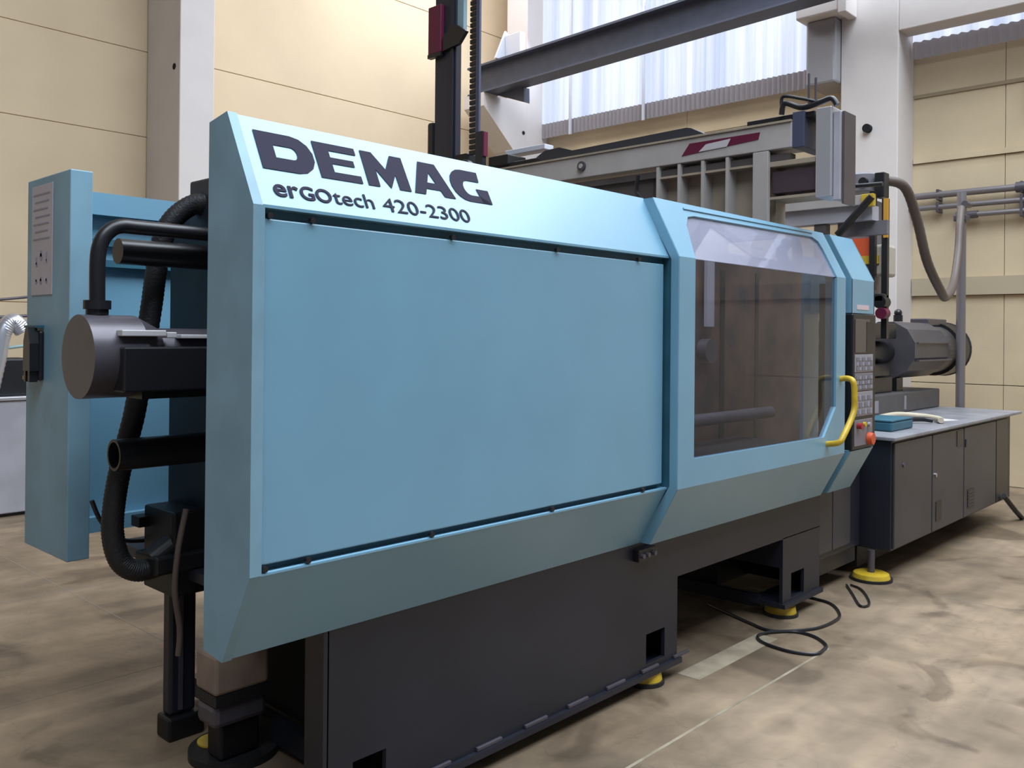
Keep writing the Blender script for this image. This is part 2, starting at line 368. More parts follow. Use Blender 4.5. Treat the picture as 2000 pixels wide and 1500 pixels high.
# lettering on the upper chamfer: s along X, t down the slope
E2 = Vector((0, -YC, -(ZT-zt))); E2n = E2.normalized(); NRM = Vector((0, -(ZT-zt), YC)).normalized()
def st(s, t, o=.0015): return Vector((s, YC, ZT))+E2n*t+NRM*o
def glyph(g, pts): g.slab([st(*p) for p in pts], NRM*.0008)
Gl = G()
def arc(cx, cy, rx, ry, a0, a1, n=7): return [(cx+rx*math.cos(math.radians(a0+(a1-a0)*i/n)), cy+ry*math.sin(math.radians(a0+(a1-a0)*i/n))) for i in range(n+1)]
# D
outer = [(.066, .045)]+arc(.186, .111, .068, .066, -90, 90)+[(.066, .177)]
inner = [(.12, .088)]+arc(.178, .110, .018, .022, -90, 90)+[(.12, .132)]
def ring(a, b_):
    for i in range(len(a)):
        j = (i+1) % len(a); glyph(Gl, [a[i], a[j], b_[j], b_[i]])
ring(outer, inner)
for rc in ((.262, .316, .045, .177), (.316, .419, .045, .071), (.316, .401, .096, .119), (.316, .414, .150, .177)):
    glyph(Gl, [(rc[0], rc[2]), (rc[1], rc[2]), (rc[1], rc[3]), (rc[0], rc[3])])
glyph(Gl, [(.441, .045), (.486, .045), (.481, .177), (.436, .177)]); glyph(Gl, [(.486, .045), (.526, .105), (.526, .177), (.483, .110)])
glyph(Gl, [(.526, .105), (.561, .045), (.561, .12), (.526, .177)]); glyph(Gl, [(.561, .045), (.609, .045), (.609, .177), (.561, .177)])
glyph(Gl, [(.682, .045), (.715, .045), (.715, .085), (.671, .177), (.624, .177)]); glyph(Gl, [(.715, .045), (.756, .045), (.806, .177), (.756, .177), (.715, .085)])
glyph(Gl, [(.693, .127), (.738, .127), (.748, .153), (.684, .153)])
oG = [(.958, .045)]+arc(.876, .111, .068, .066, -90, -270, 9)+[(.984, .177)]
iG = [(.953, .088)]+arc(.893, .119, .028, .031, -90, -270, 9)+[(.938, .150)]
for i in range(len(oG)-1): glyph(Gl, [oG[i], oG[i+1], iG[i+1], iG[i]])
glyph(Gl, [(.925, .119), (.984, .119), (.984, .177), (.938, .177)])
put('brand_lettering', Gl, LOGO, fg)
def planeM(s, t): 
    o = st(s, t, .002); return Matrix(((1, -E2n.x, NRM.x, o.x), (0, -E2n.y, NRM.y, o.y), (0, -E2n.z, NRM.z, o.z), (0, 0, 0, 1)))
for tx, s0, wd, sz in (('er', .079, .083, .083), ('GO', .166, .108, .064)):
    text_mesh('model_lettering', tx, sz, planeM(s0, .2665), LOGO, fg, width=wd, bold=.0012)
text_mesh('model_lettering', 'tech', .072, planeM(.279, .2665), LOGO, fg, width=.150)
text_mesh('model_lettering', '420-2300', .072, planeM(.465, .268), LOGO, fg, width=.375)

# sliding door -------------------------------------------------
DY = -.053; X0, X1 = 2.03, 3.789; dt = .03
dr = G()
# front face around the window
def fr(p): dr.prism('y', p, DY, DY+dt)
fr([(X0, zb), (2.16, zb), (2.16, zt), (X0, zt)])
fr([(2.16, zb), (X1, zb), (X1, 1.06), (3.512, 1.05), (2.16, 1.06)])
fr([(3.512, 1.05), (X1, 1.06), (X1, 1.21), (3.667, 1.21)])
fr([(3.667, 1.21), (X1, 1.21), (X1, zt), (3.667, zt)])
chamfer(dr, X0, X1, DY, False, .02)
Pd = Vector((0, DY+YC, ZT))
def sd(s, t): return Vector((s, DY+YC, ZT))+E2n*t
CL = E2.length
def fc(p): dr.slab([sd(*q) for q in p], -NRM*.02)
fc([(X0, 0), (2.323, 0), (2.323, .063), (2.26, .075), (2.215, .125), (2.185, .22), (2.16, CL), (X0, CL)])
fc([(2.323, 0), (X1, 0), (X1, .045), (3.60, .045), (2.323, .063)])
fc([(3.60, .045), (X1, .045), (X1, CL), (3.667, CL), (3.667, .12), (3.655, .07)])
# side return (shows as the dark strip beside the panel)
dr.prism('x', [(DY+YC+.05, ZT-.006), (DY+YC, ZT-.002), (DY+.0015, zt-.001), (DY+.0015, zb+.001), (DY+YC, ZB+.002), (DY+YC+.05, ZB+.002), (DY+YC+.05, ZB+.022), (DY+.040, zb+.010), (DY+.040, zt-.010), (DY+YC+.05, ZT-.022)], X0-.004, X0+.02)
dr.prism('x', [(DY+YC+.05, ZT-.006), (DY+YC, ZT-.002), (DY+.0015, zt-.001), (DY+.0015, zb+.001), (DY+YC, ZB+.002), (DY+YC+.05, ZB+.002), (DY+YC+.05, ZB+.03), (.06, zb+.01), (.06, zt-.01), (DY+YC+.05, ZT-.05)], X1-.02, X1+.002)
dr.box(X0, X1, DY+YC, DY+YC+.05, ZT-.02, ZT-.002)
door = put('sliding_door', dr, TEAL, M_)
put('gap_shade_strip', G().prism('x', [(DY+YC+.05, ZT-.01), (DY+.03, zt-.004), (DY+.03, zb+.004), (DY+YC+.05, ZB+.01), (DY+YC+.09, ZB+.05), (.08, zb+.03), (.08, zt-.03), (DY+YC+.09, ZT-.05)], X0+.002, X0+.018), TEALD, door)  # dark strip set in the door gap in place of its shade
put('top_rib', G().slab([sd(2.25, .028), sd(3.62, .012), sd(3.62, .022), sd(2.25, .036)], NRM*.006), TEAL, door)
put('window_pane', G().prism('y', [(2.14, 1.05), (3.52, 1.04), (3.68, 1.20), (3.68, zt), (2.14, zt)], DY+.012, DY+.017), PANE, door)
put('upper_window_pane', G().slab([sd(2.14, CL-.004)-NRM*.01, sd(3.68, CL-.004)-NRM*.01, sd(3.68, .04)-NRM*.01, sd(2.2, .04)-NRM*.01], -NRM*.005), UPANE, door)
hp = [(3.729, DY, 1.368), (3.715, DY-.05, 1.372), (3.70, DY-.085, 1.352), (3.705, DY-.09, 1.27), (3.69, DY-.09, 1.18), (3.57, DY-.085, 1.06), (3.54, DY-.07, 1.025), (3.55, DY, 1.009)]
put('yellow_handle', G().tube(hp, .0165, 14), YEL, door, True)

# end guard ------------------------------------------------------
A0, A1 = 3.875, 4.218
g = G(); chamfer(g, A0, A1, DY)
g.box(A0, A1, DY, DY+.25, 1.75, zt)
g.prism('x', [(DY+YC+.08, ZT), (DY+YC, ZT), (DY, zt), (DY, 1.75), (DY+.3, 1.75), (DY+.3, zt)], A1-.01, A1+.001)
g.prism('x', [(DY+YC+.08, ZT), (DY+YC, ZT), (DY, zt), (DY, 1.75), (DY+.1, 1.75), (DY+.1, zt)], A0-.001, A0+.01)
g.box(A0, A1, DY+YC, DY+YC+.08, ZT-.014, ZT)
eg = put('end_guard', g, TEAL, M_)
g = G(); chamfer(g, A0, A1, DY, False); g.prism('x', [(DY+YC, ZB), (DY, zb), (DY+.1, zb), (DY+YC+.04, ZB)], A0-.001, A0+.01); put('lower_skirt', g, TEAL, M_)
put('label_sticker', G().box(3.95, 4.13, DY-.002, DY, 1.772, 1.80), mat('pink_label', (.65, .5, .52), .5), eg)
put('gap_post', G().box(3.795, 3.872, DY+.05, DY+.16, .95, 1.92), BLK, M_)
# control panel under the end guard
cp = put('control_panel', G().box(3.868, 4.216, DY-.012, DY+.12, .945, 1.745, .008), BLK, M_)
F = DY-.014
put('screen', G().box(3.895, 4.115, F-.002, F+.004, 1.515, 1.715, .003), SCREEN, cp)
put('screen_bezel', G().box(4.06, 4.11, F-.004, F, 1.52, 1.70), BLK, cp)
for z0, z1, mm in ((1.40, 1.505, KEYG), (1.29, 1.395, PANELG), (1.14, 1.285, KEYG), (.965, 1.12, PANELG)):
    pl = put('key_field', G().box(3.895, 4.165, F-.002, F+.004, z0, z1, .003), mm, cp)
    if z0 > 1.13:
        nr = 3; nc = 6
        for i in range(nc):
            for j in range(nr):
                x = 3.91+i*.042; z = z0+.012+j*(z1-z0-.02)/nr
                put('key', G().box(x, x+.03, F-.006, F-.002, z, z+(z1-z0)/nr*.55), (INK if (i+j) % 2 else PANELG), pl)
    else:
        put('emergency_button', G().cyl((4.10, F-.004, 1.0), (4.10, F-.034, 1.0), .038, .034), ORANGE, pl, True)
        put('selector_switch', G().cyl((3.94, F-.004, 1.085), (3.94, F-.03, 1.085), .018), RED, pl, True)
        put('selector_switch', G().cyl((4.02, F-.004, 1.09), (4.02, F-.02, 1.09), .014), YEL, pl, True)
        put('selector_switch', G().cyl((4.09, F-.004, 1.085), (4.09, F-.02, 1.085), .013), INK, pl, True)

# rear guard -----------------------------------------------------
rg = put('rear_guard', G().box(.05, .135, 1.405, 1.86, .715, 2.222, .004), TEALG, M_)
g = G().box(.135, 3.6, 1.80, 1.82, .735, 2.19).box(.135, 3.6, 1.74, 1.80, 2.10, 2.195).box(.135, 3.6, 1.76, 1.80, .735, .80)
put('inner_sheet', g, TEAL, rg)
put('stiffening_rail', G().box(.135, 3.6, 1.77, 1.80, 1.97, 2.0).box(.135, 3.6, 1.76, 1.80, 1.88, 1.91), TEALD, rg)
sg = put('instruction_sign', G().box(.046, .05, 1.575, 1.80, 1.745, 2.19, .001), PAPER, rg)
for y, z, a, b_ in ((1.74, 1.87, .02, .06), (1.69, 1.90, .03, .05), (1.63, 1.88, .015, .07), (1.74, 1.80, .02, .02), (1.69, 1.80, .025, .035), (1.63, 1.80, .02, .025)):
    put('pictogram', G().cyl((.046, y, z), (.0445, y, z), a*.5, seg=10).box(.0445, .046, y-a*.35, y+a*.3, z, z+b_*.5), INK, sg)
for k in range(7):
    z = 2.15-k*.03; put('text_line', G().box(.0447, .046, 1.60+.01*(k % 3), 1.78-.02*(k % 2), z, z+.006), INK, sg)
lh = put('latch', G().box(.03, .05, 1.655, 1.75, 1.40, 1.60, .008), BLK, rg)
put('latch_lever', G().prism('x', [(1.655, 1.44), (1.732, 1.44), (1.728, 1.56), (1.705, 1.615), (1.68, 1.615), (1.658, 1.55)], -.005, .03).box(.0, .03, 1.67, 1.69, 1.395, 1.45).box(.0, .03, 1.715, 1.735, 1.395, 1.45), BLK, lh)
put('latch_plate', G().box(.02, .05, 1.66, 1.80, 1.612, 1.622), TEALD, lh)
put('latch_bolt', G().box(.02, .035, 1.72, 1.81, 1.40, 1.415), ORNH, lh)
for z in (.98, 1.08, 1.97, 2.05, 1.85):
    put('rivet', G().cyl((.06, 1.86, z), (.06, 1.868, z), .007, seg=8), BLK, rg)

# charcoal base --------------------------------------------------
BY = .144
g = G()
def plate_with_hole(g, x0, x1, z0, z1, holes, y0, y1):
    # vertical strips around rectangular holes
    xs = sorted({x0, x1}|{h[0] for h in holes}|{h[1] for h in holes})
    for a, b_ in zip(xs, xs[1:]):
        segs = [(z0, z1)]
        for h in holes:
            if a >= h[0]-1e-6 and b_ <= h[1]+1e-6:
                segs = [q for s_ in segs for q in ((s_[0], h[2]), (h[3], s_[1]))]
        for s0, s1 in segs:
            if s1 > s0: g.box(a, b_, y0, y1, s0, s1)
plate_with_hole(g, .36, 2.345, .085, .70, [(.46, .595, .06, .235), (2.09, 2.24, .115, .25)], BY, BY+.02)
g.box(.345, .365, BY, BY+.10, .06, .72).box(2.325, 2.345, BY+.02, 1.7, .085, .70)
g.box(.36, 2.36, BY-.02, BY+.3, .06, .085)
bf = put('base_frame', g, BASE, M_)
for k in range(7):
    x = .75+k*.26; put('weld_bead', G().box(x, x+.13, BY-.012, BY+.001, .085, .10, .003), STEEL, bf)
put('base_interior_shade', G().box(.92, 2.3, .6, 1.6, .09, .655), HOLE, bf)  # near-black box fills the base as painted shade
put('bed_beam', G().box(2.345, 3.91, BY, 1.7, .465, .715).box(.36, 2.345, BY+.02, 1.7, .66, .70), BASE, M_)
g = G(); plate_with_hole(g, 3.43, 3.91, .10, .47, [(3.535, 3.70, .115, .255)], BY, BY+.02)
g.box(3.43, 3.45, BY+.02, 1.0, .30, .47).box(3.89, 3.91, BY+.02, 1.7, .10, .47).box(3.42, 3.92, BY-.02, BY+.2, .075, .10)
g.box(3.43, 3.46, BY+.15, 1.7, .05, .12)
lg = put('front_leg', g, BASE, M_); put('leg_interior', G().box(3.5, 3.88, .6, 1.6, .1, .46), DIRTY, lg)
for (x, y, rr) in ((2.17, .21, .085), (3.56, .22, .09), (4.68, .13, .12), (.46, .22, .085)):
    z1 = .06 if x < 4.5 else .05
    ft = put('levelling_foot', G().cyl((x, y, .018), (x, y, z1-.006), rr, rr*.93, 32).cyl((x, y, z1-.006), (x, y, z1), rr*.93, rr*.8, 32), YEL, M_, True)
    put('rubber_pad', G().cyl((x, y, 0), (x, y, .018), rr*1.12, seg=32), RUB, ft, True)
    if x > 4.5: put('threaded_stud', G().cyl((x, y, .05), (x, y, .195), .022), STEEL, ft, True)
    else: put('threaded_stud', G().cyl((x, y, z1), (x, y, z1+.02), .02), STEEL, ft, True)
# lower control cabinet right of the leg
cc = put('lower_cabinet', G().box(3.94, 4.63, .19, 1.6, .23, .72, .004), BASE, M_)
put('panel_door', G().box(3.96, 4.17, .178, .19, .27, .70, .004), DOORG, cc); put('panel_door', G().box(4.18, 4.45, .178, .19, .27, .70, .004), DOORG, cc)
put('plinth', G().box(3.94, 4.63, .22, 1.6, .12, .23), BASE, cc)
# black knobs under the door corner
bk = put('hinge_block', G().box(1.98, 2.12, .11, .145, .60, .655, .004), BLK, M_)
for x in (2.0, 2.04, 2.09): put('bolt', G().cyl((x, .11, .628), (x, .095, .628), .011, seg=10), STEEL, bk)

# clamping unit seen behind the left cheek and through the glass ----
cl = put('clamp_housing', G().box(.42, 1.9, .42, 1.35, .72, 2.08, .01), DIRTY, M_)
put('top_block', G().box(.40, .62, .60, 1.15, 2.0, 2.19, .01), BASE, cl)
pl = put('moving_platen', G().box(2.05, 4.62, .55, 1.45, .75, 2.11, .015), RUST, M_)
put('platen_slot', G().box(3.42, 3.47, .545, .55, .8, 2.0), DIRTY, pl)
put('platen_slot', G().box(3.85, 3.89, .545, .55, .8, 2.0), DIRTY, pl)
put('mounting_flange', G().cyl((3.23, .49, 1.52), (3.23, .56, 1.52), .07), STEEL, pl, True); put('hanging_chain', G().box(3.19, 3.27, .50, .52, 1.66, 2.05), LGREY, pl)
put('guide_bar', G().cyl((2.05, .44, 1.14), (3.85, .44, 1.14), .035), STEEL, pl, True)
put('oil_tray', G().box(2.1, 3.6, .20, .54, .98, 1.0), DIRTY, pl)
ip = G()
plate_with_hole(ip, 3.90, 4.64, .75, 2.10, [(4.11, 4.44, .8, 1.76)], .25, .27)
put('inner_panel', ip, TEAL, M_)
put('amber_hose', G().tube([(4.05, .12, 1.30), (4.0, .12, 1.2), (3.92, .12, 1.08), (3.84, .12, 1.0)], .012, 10), ORNH, M_, True)
put('coiled_hose', G().tube([(3.45, .2, 2.16), (3.52, .2, 2.05), (3.62, .2, 2.02), (3.70, .2, 2.08), (3.66, .2, 2.16), (3.55, .2, 2.14), (3.52, .22, 2.06)], .03, 12), TEALD, M_, True)
# hydraulics at the left end
CY = .92
hc = put('hydraulic_cylinder', G().cyl((-.10, CY, 1.515), (.08, CY, 1.515), .141, seg=48), STEEL, M_, True)
put('cylinder_barrel', G().cyl((.08, CY, 1.515), (.15, CY, 1.515), .141, .105, 40).cyl((.15, CY, 1.515), (.55, CY, 1.515), .098, seg=40), STEEL, hc, True)
put('valve_block', G().box(-.02, .55, CY-.17, CY-.05, 1.40, 1.55, .006).box(.05, .3, CY-.15, CY-.05, 1.375, 1.40), BLK, hc)
put('bright_band', G().box(-.02, .13, CY-.155, CY-.10, 1.585, 1.606, .003).box(.135, .17, CY-.15, CY-.10, 1.58, 1.60, .003).box(.2, .42, CY-.12, CY-.07, 1.578, 1.592, .003), mat('bright_band_metal', (.62, .6, .62), .4, metal=.2), hc)
pp = put('pressure_pipe', G().tube([(-.035, .93, 1.70), (-.035, .93, 1.84), (-.025, .93, 1.90), (0, .93, 1.94), (.04, .93, 1.963), (.12, .93, 1.965), (.5, .93, 1.965)], .0255, 18), BLK, M_, True)
put('flange', G().cyl((-.035, .93, 1.655), (-.035, .93, 1.675), .036).cyl((-.035, .93, 1.675), (-.035, .93, 1.705), .044), BLK, pp, True)
put('accumulator', G().cyl((.07, 1.02, 1.885), (.55, 1.02, 1.885), .046), BLK, M_, True)
lt = put('drain_tube', G().cyl((.055, 1.0, 1.165), (.55, 1.0, 1.165), .056, open_=True, r_in=.046), BLK, M_, True)
hs = [(.47, 1.0, 2.10), (.38, 1.08, 2.09), (.30, 1.12, 2.0), (.27, 1.14, 1.85), (.25, 1.14, 1.7), (.22, 1.14, 1.5), (.19, 1.14, 1.3), (.14, 1.13, 1.12), (.11, 1.12, .98), (.105, 1.12, .86), (.13, 1.11, .76), (.19, 1.10, .715), (.28, 1.10, .72)]
put('corrugated_hose', G().tube(hs, .038, 16, 6, .05), RUB, M_, True)
g = G().box(.22, .5, 1.02, 1.2, .70, .77, .01).cyl((.24, 1.1, .74), (.34, 1.1, .80), .05).box(.26, .6, 1.25, 1.32, .84, .88).box(.30, .55, 1.05, 1.3, .60, .92, .01)
put('manifold', g, DIRTY, M_)
put('thin_hose', G().tube([(.30, .95, .95), (.27, .95, .80), (.27, .97, .65), (.30, .99, .50), (.30, 1.0, .40)], .011, 10), BRNH, M_, True)
put('thin_hose', G().tube([(.12, 1.35, .95), (.16, 1.35, .86), (.24, 1.35, .78), (.40, 1.35, .76)], .009, 10), BLK, M_, True)
ps = put('support_post', G().box(.365, .475, 1.2, 1.265, .09, .64, .012), BASE, M_)
put('post_channel', G().box(.40, .415, 1.19, 1.2, .11, .62), STEEL, ps)
put('foot_ring', G().cyl((.49, .93, 0), (.49, .93, .03), .165, seg=36), RUB, ps, True)
put('post_foot', G().box(.35, .5, 1.17, 1.28, .0, .09, .01), DIRTY, ps)
put('yellow_shim', G().cyl((.45, 1.01, .03), (.45, 1.01, .036), .06, seg=30), YEL, ps, True)
put('cross_sill', G().box(.60, .66, .17, 1.5, .03, .11), BASE, M_)
put('opening_shade_box', G().box(.70, .9, .3, 1.5, .09, .655), HOLE, M_)  # added near-black box, paints the shade of the open base end

# ============================================================ things round the machine
t = thing('packing_block', (.44, .88, .20), 'weathered brown wooden block under the lower left corner of the teal machine', 'block')
put('block', G().box(.342, .56, .80, .95, .285, .43, .012), WOOD, t)
put('rubber_strip', G().box(.345, .56, .80, .95, .245, .285), RUB, t)
t = thing('support_pad', (.44, .88, .032), 'dark grey steel pad beneath the wooden block, beside the black post', 'pad')
put('pad', G().box(.345, .56, .81, .95, .16, .243, .02), STEEL, t)
put('stem', G().box(.38, .54, .83, .93, .032, .16, .01), DIRTY, t)

# cabinet on the right
cab = thing('machine_cabinet', (6.2, .5, 0), 'long dark grey steel cabinet with doors and a grey worktop, right of the control panel', 'cabinet')
put('body', G().box(4.70, 7.55, .012, .95, .20, .925, .005), BASE, cab)
wt = put('worktop', G().box(4.66, 7.79, -.025, 1.02, .93, .955, .006), TOPG, cab)
for a, b_ in ((4.72, 5.44), (5.46, 6.17), (6.19, 7.05)):
    d_ = put('door', G().box(a, b_, -.004, .012, .215, .91, .004), DOORG, cab)
    if a < 5: put('lock', G().cyl((4.873, -.004, .755), (4.873, -.012, .755), .014), STEEL, d_, True)
    elif a < 6:
        put('vent', G().box(6.0, 6.13, -.008, -.004, .78, .90), BLK, d_); put('vent', G().box(5.53, 5.65, -.008, -.004, .28, .42), BLK, d_)
        put('lock', G().cyl((5.52, -.004, .617), (5.52, -.012, .617), .016), CHROME, d_, True)
    else:
        put('vent', G().box(6.27, 6.44, -.008, -.004, .275, .42), BLK, d_)
        put('hinge', G().box(6.2, 6.23, -.012, -.004, .76, .82), BLK, d_)
        for k in range(5): put('vent_slat', G().box(6.275, 6.435, -.012, -.008, .29+k*.026, .298+k*.026), DOORG, d_)
put('side_recess', G().box(7.07, 7.42, -.003, .012, .215, .91), BLK, cab)
put('brace', G().tube([(7.2, -.03, .26), (7.45, -.06, .10), (7.62, -.07, .015)], .022, 8, 0), BLK, cab)
put('under_rail', G().box(4.74, 7.5, .25, .85, .05, .20), DIRTY, cab)
for x in (4.82, 7.4): put('leg', G().cyl((x, .5, 0), (x, .5, .05), .05), BLK, cab, True)
# items on the worktop
t = thing('teal_case', (5.55, .3, .957), 'dark teal flat case lying on the cabinet worktop next to the control panel', 'case')
put('case_body', G().box(5.0, 5.42, .12, .36, .955, 1.02, .012), TEALD, t); put('case_lid', G().box(5.0, 5.42, .12, .36, 1.021, 1.035, .006), TEALD, t)
t = thing('strap', (5.8, .3, .957), 'pale curled strap with a black inside lying beside the teal case', 'strap')
put('webbing', G().tube([(5.5, .42, .982), (5.7, .46, .99), (5.95, .42, 1.0), (6.08, .28, .99), (6.02, .14, .983), (5.9, .08, .982)], .022, 10), mat('pale_strap', (.55, .48, .36), .6), t, True)
put('lining', G().tube([(5.55, .22, .978), (5.72, .26, .985), (5.86, .20, .985), (5.90, .14, .978)], .018, 10), BLK, t, True)
for i, (x, y, a, lb) in enumerate(((6.35, .42, .2, 'white sheet of paper furthest along the cabinet worktop'), (6.2, .22, -.3, 'white sheet of paper beside the pale strap on the worktop'))):
    g = G().box(-.15, .15, -.1, .1, 0, .003)
    o = put('paper_sheet', g, mat('white_paper', (.72, .72, .78), .6)); o.location = (x, y, .956); o.rotation_euler = (0, 0, a); tag(o, lb, 'paper', 'papers on the worktop')

# injection unit on the cabinet
iu = thing('injection_unit', (7.2, .9, .957), 'dark grey injection drive unit with a big motor mounted above the cabinet worktop', 'machine')
put('slide_base', G().box(5.7, 7.72, .66, 1.0, .957, 1.13, .01), mat('slide_grey', (.085, .08, .085), .45, var=.2), iu)
put('rating_plate', G().box(5.98, 6.18, .655, .66, .985, 1.085), KEYG, iu); put('grease_strip', G().box(6.78, 6.82, .655, .66, .98, 1.10), KEYG, iu)
put('pedestal', G().box(5.6, 6.05, .72, 1.0, 1.13, 1.32, .01).box(6.3, 6.75, .75, 1.0, 1.13, 1.27, .01).box(6.0, 6.1, .7, .74, 1.13, 1.3).box(6.85, 7.0, .75, 1.0, 1.13, 1.25), BLK, iu)
put('barrel', G().cyl((5.3, .85, 1.48), (6.8, .85, 1.48), .10).box(5.3, 6.7, .7, 1.0, 1.60, 1.73, .01).box(5.3, 6.6, .72, 1.0, 1.28, 1.38, .01), BLK, iu, True)
mo = put('motor', G().cyl((6.85, .85, 1.50), (7.75, .85, 1.50), .262, seg=12).cyl((7.75, .85, 1.50), (8.1, .85, 1.50), .235, seg=32), mat('motor_grey', (.075, .07, .078), .4, var=.15), iu)
put('cooling_rib', G().box(6.9, 7.8, .58, .62, 1.56, 1.575, .002).box(6.9, 7.8, .575, .62, 1.40, 1.415, .002), STEEL, mo)
put('end_ring', G().cyl((8.1, .85, 1.50), (8.42, .85, 1.50), .265, seg=36), BLK, mo, True)
put('fan_cowl', G().cyl((8.42, .85, 1.50), (8.5, .85, 1.50), .275, .22, 36).cyl((8.5, .85, 1.5), (8.6, .85, 1.5), .09), STEEL, mo, True)
put('terminal_box', G().box(7.75, 8.3, .78, .95, 1.73, 1.80, .01), STEEL, mo)
put('lifting_eye', G().cyl((7.15, .85, 1.76), (7.15, .85, 1.82), .04).ball((7.15, .85, 1.84), .035), BLK, mo, True)

# material feeder column behind the end guard
fd = thing('material_feeder', (5.4, .5, 1.6), 'grey material feeder with warning label and round lid rising behind the end of the machine', 'feeder')
FG = mat('feeder_grey', (.17, .16, .18), .4, var=.2)
put('feeder_body', G().box(5.2, 5.45, .36, .56, 1.85, 2.62, .01), FG, fd)
put('hopper_lid', G().cyl((5.30, .46, 2.68), (5.30, .46, 2.80), .13, seg=32).cyl((5.30, .46, 2.80), (5.30, .46, 2.825), .12, .07, 32), FG, fd, True)
put('lid_fitting', G().box(5.2, 5.3, .26, .33, 2.62, 2.80, .006).cyl((5.16, .40, 2.74), (5.2, .40, 2.74), .03), BLK, fd)
put('frame_tube', G().box(5.14, 5.18, .30, .34, 1.95, 2.66).box(5.16, 5.2, .22, .26, 1.6, 2.6), BLK, fd)
put('warning_label', G().box(5.185, 5.20, .33, .50, 2.19, 2.33), ORANGE, fd); put('warning_label', G().box(5.183, 5.20, .29, .47, 2.14, 2.20), YEL, fd)
put('yellow_tag', G().box(5.15, 5.17, .215, .245, 2.32, 2.60), mat('amber_tag', (.55, .28, .03), .5), fd)
put('valve', G().cyl((5.1, .25, 1.86), (5.2, .25, 1.86), .045).box(5.1, 5.2, .22, .34, 1.86, 1.92, .01), BLK, fd, True)
put('valve_cap', G().cyl((5.09, .235, 1.78), (5.17, .235, 1.78), .04), MAROON, fd, True)
put('pale_bracket', G().box(5.2, 5.4, .24, .34, 2.05, 2.28, .02), mat('pale_bracket_paint', (.45, .40, .33), .6), fd)
put('stem', G().box(5.25, 5.4, .40, .52, 1.70, 1.86), FG, fd)
tag(put('feed_hose', G().tube([(5.34, .30, 2.76), (5.5, .22, 2.72), (5.7, .20, 2.5), (5.9, .19, 2.2), (6.3, .22, 2.0), (6.8, .33, 1.96), (7.3, .42, 2.1), (7.6, .47, 2.4), (7.75, .5, 2.7), (7.86, .52, 2.86)], .035, 14, 4, .04), BRNH, smooth=True), 'brown flexible hose hanging in a deep loop between the feeder and the grey pole', 'hose')

# ============================================================ linear robot
rb = thing('linear_robot', (3.5, 1.3, 2.0), 'beige overhead linear robot with tall black vertical arm mounted across the machine', 'robot')
bm_ = put('traverse_beam', G().box(3.4, 3.58, .10, 3.3, 2.665, 2.808, .004), BEIGE, rb)
put('beam_top_strip', G().box(3.39, 3.42, .10, 3.3, 2.808, 2.82), BEIGED, bm_)
put('end_plate', G().box(3.41, 3.69, .03, .10, 2.66, 2.86, .004), NAVY, bm_)
put('beam_cap', G().cyl((3.385, 1.589, 2.74), (3.40, 1.589, 2.74), .033, seg=20), STEEL, bm_, True)
put('beam_cap_centre', G().cyl((3.38, 1.589, 2.74), (3.386, 1.589, 2.74), .016, seg=16), BEIGE, bm_, True)
dc = put('decal', G().prism('x', [(.81, 2.705), (.755, 2.775), (.29, 2.775), (.30, 2.735)], 3.397, 3.4), MAROON, bm_)
put('decal_lettering', G().prism('x', [(.69, 2.715), (.64, 2.755), (.475, 2.765), (.50, 2.722)], 3.395, 3.397), WHITEP, bm_)
put('lower_rail', G().box(3.425, 3.495, .12, 3.3, 2.60, 2.64).box(3.45, 3.55, 1.05, 3.3, 2.45, 2.60), BROWNG, rb)
ch = G().prism('x', [(2.6, 2.82), (2.1, 2.83), (1.95, 2.90), (1.82, 2.905), (1.70, 2.868), (.80, 2.885), (.765, 2.877), (.655, 2.82)], 3.43, 3.55)
put('cable_chain', ch, mat('chain_charcoal', (.025, .027, .035), .5), rb)
put('cable_chain', G().box(3.43, 3.6, -.02, .39, 2.822, 2.856, .004), BLK, rb)
rs = put('riser', G().box(3.40, 3.42, .24, .31, 2.18, 2.66).box(3.50, 3.62, .24, 1.0, 2.18, 2.66).box(3.52, 3.6, .6, 1.0, 2.112, 2.18), BEIGED, rb)
for y in (.50, .665, .83, .985): put('rib', G().box(3.40, 3.5, y-.01, y+.01, 2.18, 2.66), BEIGE, rs)
put('rib_soffit', G().box(3.412, 3.498, .312, .98, 2.585, 2.598), BEIGED, rs)
put('front_flange', G().box(3.39, 3.42, .235, .33, 2.18, 2.66, .003), BEIGE, rs)
put('drive_box', G().box(3.44, 3.62, -.03, .235, 2.42, 2.545, .004), mat('drive_brown', (.055, .035, .045), .5), rb)
put('drive_shelf', G().box(3.42, 3.62, -.03, .24, 2.57, 2.60, .003), BEIGED, rb); put('drive_shelf', G().box(3.42, 3.62, -.04, .24, 2.385, 2.40), BEIGED, rb)
put('dangling_cable', G().tube([(3.38, 1.12, 2.62), (3.38, 1.13, 2.52), (3.38, 1.09, 2.46), (3.38, 1.10, 2.36)], .013, 8), BLK, rb, True)
ec = put('control_column', G().box(3.41, 3.6, -.125, -.035, 2.37, 2.86, .006), ALU, rb)
put('column_edge', G().box(3.43, 3.6, -.165, -.127, 2.35, 2.83, .003), LGREY, ec)
put('column_back', G().box(3.45, 3.6, -.18, -.167, 2.33, 2.83), BROWNG, ec)
hb = put('hose_bundle', G().tube([(3.42, .17, 2.86), (3.42, .15, 2.92), (3.42, .05, 2.88), (3.42, -.05, 2.89), (3.42, -.12, 2.90), (3.42, -.15, 2.86)], .016, 10), BLK, rb, True)
put('hose_end', G().tube([(3.42, .17, 2.9), (3.42, .16, 2.96), (3.42, .05, 2.93), (3.42, -.03, 2.90)], .010, 8), BLK, hb, True)
